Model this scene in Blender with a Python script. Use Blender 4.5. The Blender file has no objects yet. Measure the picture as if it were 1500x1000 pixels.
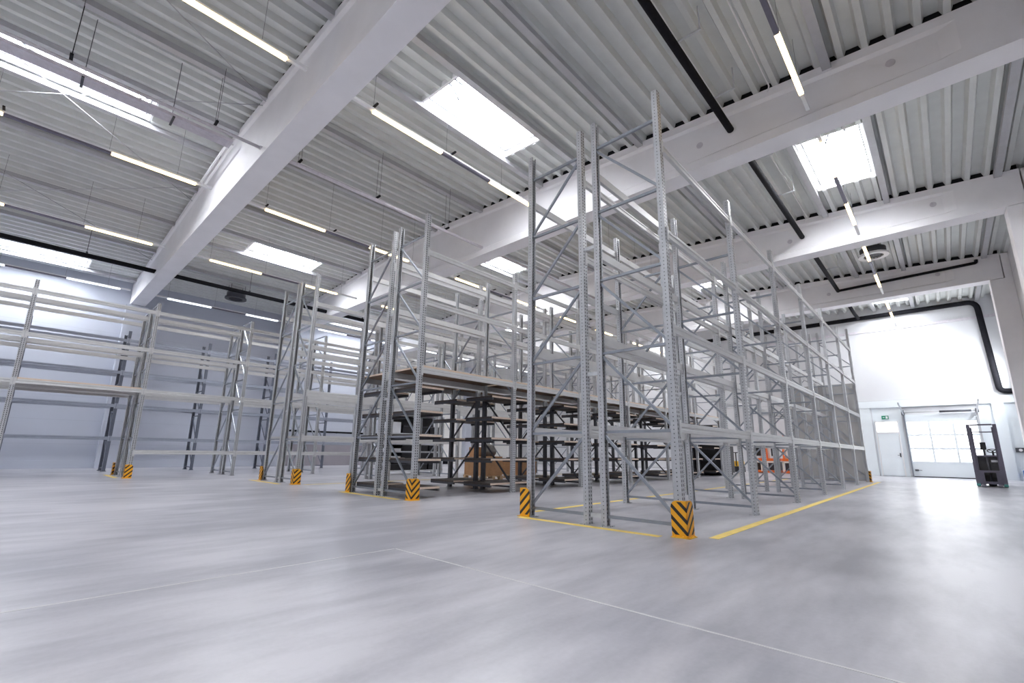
import bpy, bmesh, math, random
from mathutils import Vector, Matrix
random.seed(4)
SC = bpy.context.scene
COL = SC.collection

# ------------------------------------------------------------------ materials
def new_mat(name):
    m = bpy.data.materials.new(name)
    m.use_nodes = True
    nt = m.node_tree
    b = nt.nodes['Principled BSDF']
    return m, nt, b

def val(nt, op, a, b=None, c=None, clamp=False):
    n = nt.nodes.new('ShaderNodeMath'); n.operation = op; n.use_clamp = clamp
    for i, x in enumerate((a, b, c)):
        if x is None: continue
        if isinstance(x, (int, float)): n.inputs[i].default_value = x
        else: nt.links.new(x, n.inputs[i])
    return n.outputs[0]

def mixc(nt, fac, a, b):
    n = nt.nodes.new('ShaderNodeMix'); n.data_type = 'RGBA'
    for sock, x in ((n.inputs['Factor'], fac), (n.inputs[6], a), (n.inputs[7], b)):
        if isinstance(x, (int, float)): sock.default_value = x
        elif isinstance(x, tuple): sock.default_value = (*x, 1)
        else: nt.links.new(x, sock)
    return n.outputs[2]

def noise(nt, scale, detail=3, rough=.55, vec=None, coord='Object', stretch=None):
    tc = nt.nodes.new('ShaderNodeTexCoord')
    n = nt.nodes.new('ShaderNodeTexNoise')
    n.inputs['Scale'].default_value = scale; n.inputs['Detail'].default_value = detail
    n.inputs['Roughness'].default_value = rough
    src = tc.outputs[coord]
    if stretch: n.noise_dimensions = '2D'
    if stretch:
        mp = nt.nodes.new('ShaderNodeMapping'); mp.inputs['Scale'].default_value = stretch[:3]; mp.inputs['Location'].default_value = (3.71, 1.33, .37)
        if len(stretch) > 3: mp.inputs['Rotation'].default_value = (0, 0, stretch[3])
        nt.links.new(src, mp.inputs['Vector']); src = mp.outputs[0]
    nt.links.new(src, n.inputs['Vector'])
    return n.outputs['Fac']

def ramp(nt, fac, lo, hi):
    n = nt.nodes.new('ShaderNodeMapRange'); n.inputs['From Min'].default_value = lo; n.inputs['From Max'].default_value = hi
    nt.links.new(fac, n.inputs['Value'])
    return n.outputs[0]

def plain(name, col, rough=.5, metal=0., var=.06, scale=6., spec=.5, coord='Object'):
    m, nt, b = new_mat(name)
    f = noise(nt, scale, 4, coord=coord)
    lo = tuple(max(0, c * (1 - var)) for c in col); hi = tuple(min(1, c * (1 + var)) for c in col)
    nt.links.new(mixc(nt, ramp(nt, f, .3, .7), lo, hi), b.inputs['Base Color'])
    b.inputs['Roughness'].default_value = rough; b.inputs['Metallic'].default_value = metal
    b.inputs['Specular IOR Level'].default_value = spec
    return m

def emit(name, col, strength):
    m = bpy.data.materials.new(name); m.use_nodes = True; nt = m.node_tree
    nt.nodes.clear()
    e = nt.nodes.new('ShaderNodeEmission'); o = nt.nodes.new('ShaderNodeOutputMaterial')
    e.inputs['Color'].default_value = (*col, 1); e.inputs['Strength'].default_value = strength
    nt.links.new(e.outputs[0], o.inputs[0])
    try: m.cycles.emission_sampling = 'FRONT'
    except Exception: pass
    return m

def upright_material():
    m, nt, b = new_mat('galvanised_perforated_steel')
    tc = nt.nodes.new('ShaderNodeTexCoord'); sp = nt.nodes.new('ShaderNodeSeparateXYZ')
    nt.links.new(tc.outputs['Object'], sp.inputs[0]); X, Y, Z = sp.outputs
    ge = nt.nodes.new('ShaderNodeNewGeometry'); sn = nt.nodes.new('ShaderNodeSeparateXYZ')
    nt.links.new(ge.outputs['Normal'], sn.inputs[0])
    ny = val(nt, 'GREATER_THAN', val(nt, 'ABSOLUTE', sn.outputs[1]), .6)
    nx = val(nt, 'GREATER_THAN', val(nt, 'ABSOLUTE', sn.outputs[0]), .6)
    fz = val(nt, 'FRACT', val(nt, 'MULTIPLY', Z, 20.))
    dx = val(nt, 'ABSOLUTE', val(nt, 'SUBTRACT', val(nt, 'ABSOLUTE', X), .024))
    h1 = val(nt, 'MULTIPLY', val(nt, 'LESS_THAN', dx, val(nt, 'MULTIPLY_ADD', fz, -.004, .0105)), val(nt, 'LESS_THAN', fz, .56))
    dy = val(nt, 'ABSOLUTE', val(nt, 'SUBTRACT', Y, .042))
    h2 = val(nt, 'MULTIPLY', val(nt, 'LESS_THAN', dy, .006), val(nt, 'LESS_THAN', fz, .24))
    hole = val(nt, 'MAXIMUM', val(nt, 'MULTIPLY', ny, h1), val(nt, 'MULTIPLY', nx, h2))
    f = noise(nt, 9, 4)
    base = mixc(nt, ramp(nt, f, .3, .7), (.44, .455, .485), (.54, .55, .575))
    nt.links.new(mixc(nt, hole, base, (.035, .037, .042)), b.inputs['Base Color'])
    nt.links.new(val(nt, 'MULTIPLY_ADD', hole, -.35, .35), b.inputs['Metallic'])
    b.inputs['Roughness'].default_value = .42
    return m

def floor_material():
    m, nt, b = new_mat('polished_concrete')
    a = noise(nt, .30, 3, .5, stretch=(1, 1, 1))
    s = noise(nt, .9, 4, .5, stretch=(.5, 1.5, 1, .75))
    w = noise(nt, 3.2, 5, .55, stretch=(.4, 1.5, 1, .55))
    fine = noise(nt, 30, 4, .6, stretch=(1, 1, 1))
    f = val(nt, 'ADD', val(nt, 'MULTIPLY', a, .36), val(nt, 'MULTIPLY', s, .34))
    f = val(nt, 'ADD', f, val(nt, 'MULTIPLY', w, .24))
    f = val(nt, 'ADD', f, val(nt, 'MULTIPLY', fine, .06))
    c = mixc(nt, ramp(nt, f, .405, .595), (.315, .315, .355), (.535, .528, .572))
    nt.links.new(c, b.inputs['Base Color'])
    b.inputs['Roughness'].default_value = .30
    b.inputs['Specular IOR Level'].default_value = .5
    return m

def stripe_material():
    m, nt, b = new_mat('yellow_black_chevrons')
    tc = nt.nodes.new('ShaderNodeTexCoord'); sp = nt.nodes.new('ShaderNodeSeparateXYZ')
    nt.links.new(tc.outputs['Object'], sp.inputs[0]); X, Y, Z = sp.outputs
    u = val(nt, 'ADD', val(nt, 'ABSOLUTE', X), val(nt, 'ABSOLUTE', Y))
    t = val(nt, 'FRACT', val(nt, 'DIVIDE', val(nt, 'MULTIPLY_ADD', u, -1.0, val(nt, 'ADD', Z, 2.035)), .128))
    k = val(nt, 'LESS_THAN', t, .40)
    k = val(nt, 'MULTIPLY', k, val(nt, 'GREATER_THAN', Z, .03))
    k = val(nt, 'MULTIPLY', k, val(nt, 'LESS_THAN', Z, .385))
    nt.links.new(mixc(nt, k, (.86, .40, .012), (.02, .016, .014)), b.inputs['Base Color'])
    b.inputs['Roughness'].default_value = .45
    return m

def chip_material():
    m, nt, b = new_mat('chipboard')
    ge = nt.nodes.new('ShaderNodeNewGeometry'); sn = nt.nodes.new('ShaderNodeSeparateXYZ')
    nt.links.new(ge.outputs['Normal'], sn.inputs[0])
    edge = val(nt, 'LESS_THAN', val(nt, 'ABSOLUTE', sn.outputs[2]), .5)
    f = noise(nt, 60, 3)
    face = mixc(nt, ramp(nt, f, .3, .7), (.17, .095, .058), (.26, .155, .092))
    e = mixc(nt, ramp(nt, f, .3, .7), (.62, .47, .36), (.74, .60, .48))
    nt.links.new(mixc(nt, edge, face, e), b.inputs['Base Color'])
    b.inputs['Roughness'].default_value = .6
    return m

def shelf_material():
    m, nt, b = new_mat('dark_faced_board')
    ge = nt.nodes.new('ShaderNodeNewGeometry'); sn = nt.nodes.new('ShaderNodeSeparateXYZ')
    nt.links.new(ge.outputs['Normal'], sn.inputs[0])
    edge = val(nt, 'GREATER_THAN', val(nt, 'ABSOLUTE', sn.outputs[1]), .5)
    f = noise(nt, 40, 3)
    face = mixc(nt, ramp(nt, f, .3, .7), (.045, .035, .033), (.085, .065, .058))
    e = mixc(nt, ramp(nt, f, .3, .7), (.62, .49, .39), (.74, .62, .51))
    nt.links.new(mixc(nt, edge, face, e), b.inputs['Base Color'])
    b.inputs['Roughness'].default_value = .55
    return m

def panel_wall_material(name, col, pitch, var=.04):
    m, nt, b = new_mat(name)
    tc = nt.nodes.new('ShaderNodeTexCoord'); sp = nt.nodes.new('ShaderNodeSeparateXYZ')
    nt.links.new(tc.outputs['Object'], sp.inputs[0])
    fz = val(nt, 'FRACT', val(nt, 'DIVIDE', sp.outputs[2], pitch))
    line = val(nt, 'LESS_THAN', fz, .012)
    f = noise(nt, .8, 3)
    c = mixc(nt, ramp(nt, f, .3, .7), tuple(x * (1 - var) for x in col), col)
    nt.links.new(mixc(nt, val(nt, 'MULTIPLY', line, .35), c, tuple(x * .6 for x in col)), b.inputs['Base Color'])
    b.inputs['Roughness'].default_value = .5
    return m

def mesh_net_material():
    m, nt, b = new_mat('grey_safety_net')
    b.inputs['Base Color'].default_value = (.52, .51, .50, 1); b.inputs['Roughness'].default_value = .8
    b.inputs['Alpha'].default_value = .62
    return m

M = {}
M['upright'] = upright_material()
M['galv'] = plain('galvanised_steel', (.60, .62, .65), .42, .35, .07, 8)
M['brace'] = plain('galvanised_brace_steel', (.30, .325, .37), .42, .45, .08, 8)
M['beam'] = plain('light_grey_beam_paint', (.60, .605, .615), .45, .12, .04, 5)
M['slate'] = plain('dark_slate_rack_paint', (.13, .145, .19), .45, .2, .08, 8)
M['slatebeam'] = plain('slate_beam_paint', (.34, .37, .45), .45, .1, .05, 5)
M['floor'] = floor_material()
M['conc'] = plain('white_concrete', (.895, .88, .905), .6, 0, .03, 1.5)
M['deck'] = plain('coated_steel_deck', (.655, .675, .665), .5, .1, .04, 3)
M['purlin'] = plain('grey_purlin_steel', (.50, .505, .53), .45, .25, .05, 4)
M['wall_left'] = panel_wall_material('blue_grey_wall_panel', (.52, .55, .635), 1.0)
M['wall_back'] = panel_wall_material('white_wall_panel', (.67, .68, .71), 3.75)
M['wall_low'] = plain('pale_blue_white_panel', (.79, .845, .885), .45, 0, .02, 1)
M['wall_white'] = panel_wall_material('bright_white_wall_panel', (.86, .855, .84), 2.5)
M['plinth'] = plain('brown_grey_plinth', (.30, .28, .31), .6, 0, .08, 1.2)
M['white'] = plain('white_powder_coat', (.85, .85, .86), .4, 0, .02, 4)
M['chip'] = chip_material(); M['shelf'] = shelf_material()
M['stripe'] = stripe_material()
M['yellowline'] = plain('yellow_floor_paint', (.88, .66, .16), .5, 0, .10, 7)
M['joint'] = plain('pale_joint_filler', (.62, .615, .62), .6, 0, .06, 9)
M['black'] = plain('black_pipe_insulation', (.012, .012, .016), .8, 0, .2, 14, .15)
M['darksteel'] = plain('shaded_steel', (.075, .078, .092), .4, .3, .1, 8)
M['darkgrey'] = plain('dark_grey_sheet', (.06, .06, .065), .6, 0, .15, 3)
M['mast'] = plain('violet_grey_mast_paint', (.17, .16, .21), .4, .3, .08, 9)
M['blackplastic'] = plain('black_plastic', (.02, .02, .025), .45, 0, .1, 9)
M['teal'] = plain('teal_green_paint', (.10, .36, .34), .4, 0, .08, 9)
M['grid'] = plain('white_grid_wire', (.40, .42, .46), .5, .3, .04, 9)
M['orange'] = plain('orange_red_paint', (.85, .17, .03), .4, 0, .06, 6)
M['cream'] = plain('cream_paint', (.82, .74, .66), .45, 0, .04, 6)
M['yellow'] = plain('yellow_paint', (.90, .52, .03), .4, 0, .06, 6)
M['card'] = plain('brown_cardboard', (.40, .22, .11), .75, 0, .12, 5)
M['wood'] = plain('pallet_wood', (.50, .34, .20), .7, 0, .15, 9)
M['paper'] = plain('white_packaging', (.75, .76, .80), .6, 0, .04, 6)
M['foil'] = plain('dark_wrapped_goods', (.10, .09, .085), .5, 0, .25, 7)
M['net'] = mesh_net_material()
M['green'] = plain('exit_green', (.01, .25, .14), .4, 0, .02, 5)
M['blue'] = plain('blue_plastic', (.02, .16, .55), .4, 0, .05, 5)
M['tray'] = plain('pale_cable_tray_metal', (.66, .63, .68), .45, .2, .08, 12)
M['gridline'] = plain('door_aluminium', (.68, .70, .74), .35, .2, .03, 6)
M['sky'] = emit('skylight_daylight', (.94, .965, 1.0), 11.5)
M['day'] = emit('door_pane_daylight', (.95, .98, 1.0), 1.25)
M['day_high'] = emit('high_window_daylight', (.95, .98, 1.0), 9.0)
M['lamp'] = emit('warm_led_diffuser', (1.0, .70, .30), 2.2)
M['lampcool'] = emit('dim_white_led_diffuser', (.80, .86, 1.0), 1.3)

# ------------------------------------------------------------------ geometry helpers
def box(bm, x0, x1, y0, y1, z0, z1):
    vs = [bm.verts.new((x, y, z)) for x in (x0, x1) for y in (y0, y1) for z in (z0, z1)]
    for f in ((0, 1, 3, 2), (4, 6, 7, 5), (0, 4, 5, 1), (2, 3, 7, 6), (0, 2, 6, 4), (1, 5, 7, 3)):
        bm.faces.new([vs[i] for i in f])

def frame_of(p, q):
    d = (Vector(q) - Vector(p)); L = d.length; d.normalize()
    up = Vector((0, 0, 1)) if abs(d.z) < .95 else Vector((1, 0, 0))
    s = d.cross(up).normalized(); u = s.cross(d).normalized()
    return d, s, u, L

def bar(bm, p, q, w, h):
    d, s, u, L = frame_of(p, q); p = Vector(p); q = Vector(q)
    vs = [bm.verts.new(e + s * (a * w / 2) + u * (b * h / 2)) for e in (p, q) for a, b in ((-1, -1), (1, -1), (1, 1), (-1, 1))]
    for i in range(4): bm.faces.new((vs[i], vs[(i + 1) % 4], vs[4 + (i + 1) % 4], vs[4 + i]))
    bm.faces.new(vs[0:4][::-1]); bm.faces.new(vs[4:8])

def cyl(bm, p, q, r, n=12, r2=None):
    d, s, u, L = frame_of(p, q); r2 = r if r2 is None else r2
    a = []
    for e, rr in ((Vector(p), r), (Vector(q), r2)):
        a.append([bm.verts.new(e + (s * math.cos(t) + u * math.sin(t)) * rr) for t in (2 * math.pi * i / n for i in range(n))])
    for i in range(n):
        f = bm.faces.new((a[0][i], a[0][(i + 1) % n], a[1][(i + 1) % n], a[1][i])); f.smooth = True
    bm.faces.new(a[0][::-1]); bm.faces.new(a[1])

def tube(bm, pts, r, n=12):
    """pipe through points with rounded mitred corners"""
    P = [Vector(p) for p in pts]; path = [P[0]]
    for i in range(1, len(P) - 1):
        a = (P[i - 1] - P[i]); b = (P[i + 1] - P[i])
        k = min(a.length, b.length, r * 3.2) ; k = min(k, a.length * .45, b.length * .45)
        A = P[i] + a.normalized() * k; B = P[i] + b.normalized() * k
        for j in range(6):
            t = j / 5; path.append((A * (1 - t) ** 2) + (P[i] * 2 * t * (1 - t)) + (B * t * t))
    path.append(P[-1])
    rings = []; prev = None
    for i, c in enumerate(path):
        d = (path[min(i + 1, len(path) - 1)] - path[max(i - 1, 0)]).normalized()
        if prev is None:
            up = Vector((0, 0, 1)) if abs(d.z) < .9 else Vector((1, 0, 0)); s = d.cross(up).normalized()
        else:
            s = (prev - d * prev.dot(d)).normalized()
        prev = s; u = d.cross(s)
        rings.append([bm.verts.new(c + (s * math.cos(t) + u * math.sin(t)) * r) for t in (2 * math.pi * j / n for j in range(n))])
    for a, b in zip(rings, rings[1:]):
        for j in range(n):
            f = bm.faces.new((a[j], a[(j + 1) % n], b[(j + 1) % n], b[j])); f.smooth = True
    bm.faces.new(rings[0][::-1]); bm.faces.new(rings[-1])

def prism(bm, poly, axis, a, b):
    """closed polygon extruded along an axis; poly gives the other two coordinates in x,y,z order"""
    def pt(p, t):
        l = list(p); l.insert('xyz'.index(axis), t); return l
    A = [bm.verts.new(pt(p, a)) for p in poly]; B = [bm.verts.new(pt(p, b)) for p in poly]
    n = len(poly)
    for i in range(n): bm.faces.new((A[i], A[(i + 1) % n], B[(i + 1) % n], B[i]))
    bm.faces.new(A[::-1]); bm.faces.new(B)

def mesh(name, build, mat, bevel=0.):
    bm = bmesh.new(); build(bm)
    if bevel:
        bmesh.ops.bevel(bm, geom=[e for e in bm.edges], offset=bevel, segments=2, affect='EDGES', profile=.6)
    bmesh.ops.recalc_face_normals(bm, faces=bm.faces)
    me = bpy.data.meshes.new(name); bm.to_mesh(me); bm.free()
    me.materials.append(mat)
    return me

def put(name, me, parent=None, loc=(0, 0, 0), rotz=0.):
    o = bpy.data.objects.new(name, me); COL.objects.link(o)
    o.location = loc; o.rotation_euler = (0, 0, rotz)
    if parent: o.parent = parent
    return o

def obj(name, build, mat, parent=None, loc=(0, 0, 0), rotz=0., bevel=0.):
    return put(name, mesh(name, build, mat, bevel), parent, loc, rotz)

def tag(o, label, cat, group=None, kind=None):
    o['label'] = label; o['category'] = cat
    if group: o['group'] = group
    if kind: o['kind'] = kind
    return o

def thing(name, label, cat, loc=(0, 0, 0), rotz=0., group=None, kind=None):
    return tag(put(name, None, None, loc, rotz), label, cat, group, kind)

ORD = ['first', 'second', 'third', 'fourth', 'fifth', 'sixth', 'seventh', 'eighth', 'ninth', 'tenth', 'eleventh', 'twelfth', 'thirteenth', 'fourteenth', 'fifteenth', 'sixteenth']

# ------------------------------------------------------------------ dimensions of the hall (metres)
BAY = 2.8
YA = dict(A4=0., A3=1.007, A2=1.276, A1=2.283, B4=5.249, B3=6.256, B2=6.525, B1=7.531,
          C4=10.554, C3=11.561, C2=11.829, C1=12.836, D4=15.806, D3=16.813, D2=17.082, D1=18.089, E4=21.05, E3=22.057)
XW, XF, YL, YR = 25.0, -16.5, 25.0, -4.95
RY, RZ, ML, MR = 11.203, 9.295, .060, .057
def roof(y): return RZ - (ML if y > RY else MR) * abs(y - RY)
GX = [-2.325 + 7.027 * i for i in range(4)]          # girder centre lines
GW = .27
GB = 7.42

# ------------------------------------------------------------------ room shell
def f_floor(bm): box(bm, XF, XW, YR, YL, -.2, 0)
tag(obj('floor', f_floor, M['floor']), 'smooth light grey polished concrete floor of the hall', 'floor', kind='structure')

SKY = []   # (x0, x1, yc)
bays = [(-9.35 + .27, 0), (GX[0], 1), (GX[1], 2), (GX[2], 3), (GX[3], 4)]
SW, SX0, SX1 = .72, 2.23, 5.1
def add_sky(gx, yc): SKY.append((gx + SX0, gx + SX1, yc))
g0 = GX[0] - 7.027; gm = g0 - 7.027
for gx, ys in ((gm, (4.95, 17.25)), (g0, (-1.25, 11.2, 23.4)), (GX[0], (4.95, 17.25)), (GX[1], (-1.25, 11.2, 23.4)),
               (GX[2], (4.95, 17.25)), (GX[3], (-1.25, 11.2))):
    for y in ys: add_sky(gx, y)

def f_deck(bm):
    pitch, dep = .38, .135
    prof = []
    y = YR
    k = 0
    pts = [(0, 0), (.10, 0), (.145, dep), (.335, dep)]
    while y < YL:
        for a, h in pts: prof.append((y + a, h))
        y += pitch
    cuts = sorted(set([RY] + [c + s * SW for _, _, c in SKY for s in (-1, 1)]))
    def h_at(yy):
        for (a, ha), (b, hb) in zip(prof, prof[1:]):
            if a <= yy <= b: return ha + (hb - ha) * (yy - a) / (b - a)
        return 0
    allp = [p for p in prof if p[0] <= YL] + [(c, h_at(c)) for c in cuts] + [(YL, h_at(YL))]
    allp.sort()
    for (a, ha), (b, hb) in zip(allp, allp[1:]):
        if b - a < 1e-6: continue
        mid = (a + b) / 2
        xs = [XF]
        for x0, x1, c in sorted(SKY):
            if c - SW < mid < c + SW: xs += [x0, x1]
        xs.append(XW)
        for x0, x1 in zip(xs[0::2], xs[1::2]):
            v = [bm.verts.new(p) for p in ((x0, a, roof(a) + ha), (x1, a, roof(a) + ha), (x1, b, roof(b) + hb), (x0, b, roof(b) + hb))]
            bm.faces.new(v)
    bmesh.ops.remove_doubles(bm, verts=bm.verts, dist=1e-4)
tag(obj('ceiling', f_deck, M['deck']), 'ribbed grey trapezoidal steel roof deck over the whole hall', 'ceiling', kind='structure')

def wall_poly_x(bm, x0, x1):
    poly = [(YR - .2, -.2), (YL + .2, -.2), (YL + .2, roof(YL) + .5), (RY, RZ + .5), (YR - .2, roof(YR) + .5)]
    prism(bm, poly, 'x', x0, x1)
tag(obj('wall_back', lambda bm: wall_poly_x(bm, XW, XW + .2), M['wall_back']), 'white panelled end wall behind the racking with the loading door', 'wall', kind='structure')
tag(obj('wall_front', lambda bm: wall_poly_x(bm, XF - .2, XF), M['wall_back']), 'white panelled end wall behind the viewer', 'wall', kind='structure')
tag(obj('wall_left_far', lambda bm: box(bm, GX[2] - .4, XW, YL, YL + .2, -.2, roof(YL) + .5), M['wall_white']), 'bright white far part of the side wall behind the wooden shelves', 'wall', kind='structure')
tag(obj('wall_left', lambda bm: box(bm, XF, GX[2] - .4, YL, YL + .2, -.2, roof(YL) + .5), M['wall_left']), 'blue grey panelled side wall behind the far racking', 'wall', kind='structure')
tag(obj('wall_right', lambda bm: box(bm, XF, XW, YR - .2, YR, -.2, roof(YR) + .5), M['wall_back']), 'white side wall along the right hand aisle', 'wall', kind='structure')
tag(obj('baseboard_left', lambda bm: (box(bm, XF, GX[1] - .5, YL - .08, YL, 0, .32)), M['wall_left']), 'low pale plinth along the foot of the blue grey side wall', 'plinth', kind='structure')
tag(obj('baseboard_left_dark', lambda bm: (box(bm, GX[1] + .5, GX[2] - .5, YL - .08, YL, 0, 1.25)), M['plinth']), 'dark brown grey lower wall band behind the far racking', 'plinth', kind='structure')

tag(obj('baseboard_left_far', lambda bm: box(bm, GX[2] + .5, 17.0, YL - .08, YL, 0, .30), M['black']), 'low black skirting at the foot of the bright white wall', 'skirting', kind='structure')
# girders with narrower web, thickened ends
def f_girder(cx):
    def build(bm):
        def sec(y, w):
            t = roof(y) - .004
            pts = [(GW, GB), (GW, GB + .2), (w, GB + .26), (w, t - .24), (GW, t - .18), (GW, t)]
            return [bm.verts.new((cx + a, y, z)) for a, z in pts] + [bm.verts.new((cx - a, y, z)) for a, z in pts[::-1]]
        ys = [(-4.72, GW), (-3.45, GW), (-3.2, .21), (RY, .21), (YL - .9, .21), (YL - .5, GW), (YL, GW)]
        rings = [sec(*a) for a in ys]
        for A, B in zip(rings, rings[1:]):
            n = len(A)
            for i in range(n): bm.faces.new((A[i], A[(i + 1) % n], B[(i + 1) % n], B[i]))
        bm.faces.new(rings[0]); bm.faces.new(rings[-1][::-1])
    return build
gnames = ['nearest white concrete roof girder crossing the upper left', 'second white concrete roof girder crossing above the first racks',
          'third white concrete roof girder beyond the first bay of skylights', 'fourth white concrete roof girder carrying the black pipe elbow']
for i, cx in enumerate(GX):
    g = tag(obj('ceiling_girder', f_girder(cx), M['conc']), gnames[i], 'girder', kind='structure')
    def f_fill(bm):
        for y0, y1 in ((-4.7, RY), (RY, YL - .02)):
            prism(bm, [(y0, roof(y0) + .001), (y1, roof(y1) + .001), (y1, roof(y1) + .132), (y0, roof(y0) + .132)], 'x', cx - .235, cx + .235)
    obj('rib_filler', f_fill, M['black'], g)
    if i in (1, 2, 3):
        for yy in ((.95 if i == 1 else .62), (-2.55 if i == 1 else -3.0)):
            obj('hole_cap', lambda bm: cyl(bm, (cx - .216, yy, 8.02), (cx - .21, yy, 8.02), .075, 16), M['tray'], g)
    def f_col(bm):
        box(bm, cx - .28, cx + .28, YR, -4.35, 0, GB - .015)
        box(bm, cx - .28, cx + .28, YR, -4.75, GB - .015, roof(YR) - .01)
    tag(obj('column', f_col, M['conc'], bevel=.012), 'white concrete column by the right wall under the %s girder' % ['nearest', 'second', 'third', 'fourth'][i], 'column', kind='structure')
    tag(obj('column', lambda bm: box(bm, cx - .4, cx + .4, YL - .45, YL, 0, GB - .01), M['wall_left'], bevel=.02),
        'grey concrete column on the far side wall under the %s girder' % ['nearest', 'second', 'third', 'fourth'][i], 'column', kind='structure')

# purlins (steel channels along the hall between girders)
edges = [g0 + GW] + [x for g in GX for x in (g - GW, g + GW)] + [XW]
spans = [(g0 + GW, GX[0] - GW), (GX[0] + GW, GX[1] - GW), (GX[1] + GW, GX[2] - GW), (GX[2] + GW, GX[3] - GW), (GX[3] + GW, XW)]
odd = [-4.33, -2.02, -.47, 2.41, 5.0, 8.38, 10.43, 11.97, 14.3, 17.2, 20.2, 22.6, 24.2]
even = [-4.33, -1.62, 2.41, 4.19, 5.71, 8.38, 10.9, 14.3, 16.49, 18.01, 21.1]
for bi, (x0, x1) in enumerate(spans):
    lst = odd if bi % 2 == 0 else even
    if bi == 3: lst = even + [-2.02, -.47]
    for y in lst:
        if bi == 3 and y == -1.62: continue
        if bi == 4 and y > 12.5: continue
        def f_pur(bm):
            t = roof(y) + .002; h, w = .13, .15
            poly = [(y - w / 2, t - h), (y + w / 2, t - h), (y + w / 2, t), (y + w / 2 - .012, t), (y + w / 2 - .012, t - h + .012),
                    (y - w / 2 + .012, t - h + .012), (y - w / 2 + .012, t), (y - w / 2, t)]
            prism(bm, poly, 'x', x0 - .16, x1 + .16)
        p = tag(obj('ceiling_purlin', f_pur, M['purlin']), 'grey steel channel purlin under the roof deck', 'purlin', 'roof purlins', 'structure')

# skylights
def f_curb(bm):
    L, W, H, t = (SX1 - SX0) / 2, SW, .36, .05
    for (x0, x1, y0, y1) in ((-L, L, -W, -W + t), (-L, L, W - t, W), (-L, -L + t, -W + t, W - t), (L - t, L, -W + t, W - t)):
        box(bm, x0, x1, y0, y1, -.05, H)
def f_inner(bm):
    L, W = (SX1 - SX0) / 2 - .05, SW - .05
    for (x0, x1, y0, y1) in ((-L, L, -W, -W + .07), (-L, L, W - .07, W), (-L, -L + .07, -W + .07, W - .07), (L - .07, L, -W + .07, W - .07)):
        box(bm, x0, x1, y0, y1, .05, .08)
def f_gasket(bm):
    L, W = (SX1 - SX0) / 2 - .12, SW - .12
    for (x0, x1, y0, y1) in ((-L, L, -W, -W + .022), (-L, L, W - .022, W), (-L, -L + .022, -W + .022, W - .022), (L - .022, L, -W + .022, W - .022)):
        box(bm, x0, x1, y0, y1, .06, .085)
def f_pane(bm):
    L, W = (SX1 - SX0) / 2 - .05, SW - .05
    box(bm, -L, L, -W, W, .30, .32)
def f_sgrid(bm):
    L, W = (SX1 - SX0) / 2 - .12, SW - .12
    n = 19
    for i in range(n + 1):
        x = -L + 2 * L * i / n; box(bm, x - .005, x + .005, -W, W, .09, .10)
    for i in range(10):
        y = -W + 2 * W * i / 9; box(bm, -L, L, y - .005, y + .005, .10, .11)
def f_gear(bm):
    L = (SX1 - SX0) / 2
    box(bm, -L + .10, -L + .34, -.03, .03, .2, .25); bar(bm, (-L + .34, 0, .22), (-L + .66, .14, .12), .04, .05)
    bar(bm, (-L + .12, -.3, .14), (-L + .40, -.3, .14), .05, .05); bar(bm, (-L + .12, -.3, .14), (-L + .12, -.3, .26), .02, .02)
me_curb = mesh('skylight_frame', f_curb, M['white']); me_inner = mesh('inner_rim', f_inner, M['white']); me_pane = mesh('pane', f_pane, M['sky'])
me_sgrid = mesh('safety_grid', f_sgrid, M['grid']); me_gasket = mesh('gasket', f_gasket, M['darksteel']); me_gear = mesh('opening_gear', f_gear, M['darksteel'])
skl = {(0, 2): 'long skylight at the upper left edge behind the cable tray', (0, 3): 'skylight low at the left edge behind the black pipe',
       (1, 0): 'large skylight between the two nearest girders above the middle rack', (1, 1): 'skylight above the far left racks beside the strip light',
       (2, 0): 'skylight just beyond the second girder above the right hand aisle', (2, 1): 'skylight behind the first upright pair of the nearest racks',
       (2, 2): 'skylight over the far side wall above the left racks', (3, 0): 'skylight beyond the third girder seen through the nearest rack',
       (3, 1): 'skylight beyond the third girder over the far racks', (4, 0): 'skylight in front of the white end wall above the loading door'}
names_by_y = {-1: {(-1.25): 0}}
for i, (x0, x1, yc) in enumerate(sorted(SKY)):
    bi = int(round(((x0 - SX0) - g0) / 7.027))
    if bi == 0: key = (0, {-1.25: 1, 11.2: 2, 23.4: 3}[yc])
    else: key = (bi, [s[2] for s in sorted(SKY) if abs(s[0] - x0) < .1].index(yc))
    lab = skl.get(key, 'skylight in the roof behind the viewer, %s' % ORD[i])
    r = thing('window_%d' % (i + 1), lab, 'skylight', ((x0 + x1) / 2, yc, roof(yc) + .06), 0, None, 'structure')
    r.rotation_euler = (0 if abs(yc - RY) < .1 else (math.atan(MR) if yc < RY else -math.atan(ML)), 0, 0)
    for nm, me in (('skylight_frame', me_curb), ('inner_rim', me_inner), ('pane', me_pane), ('safety_grid', me_sgrid), ('gasket', me_gasket), ('opening_gear', me_gear)):
        put(nm, me, r)

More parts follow.
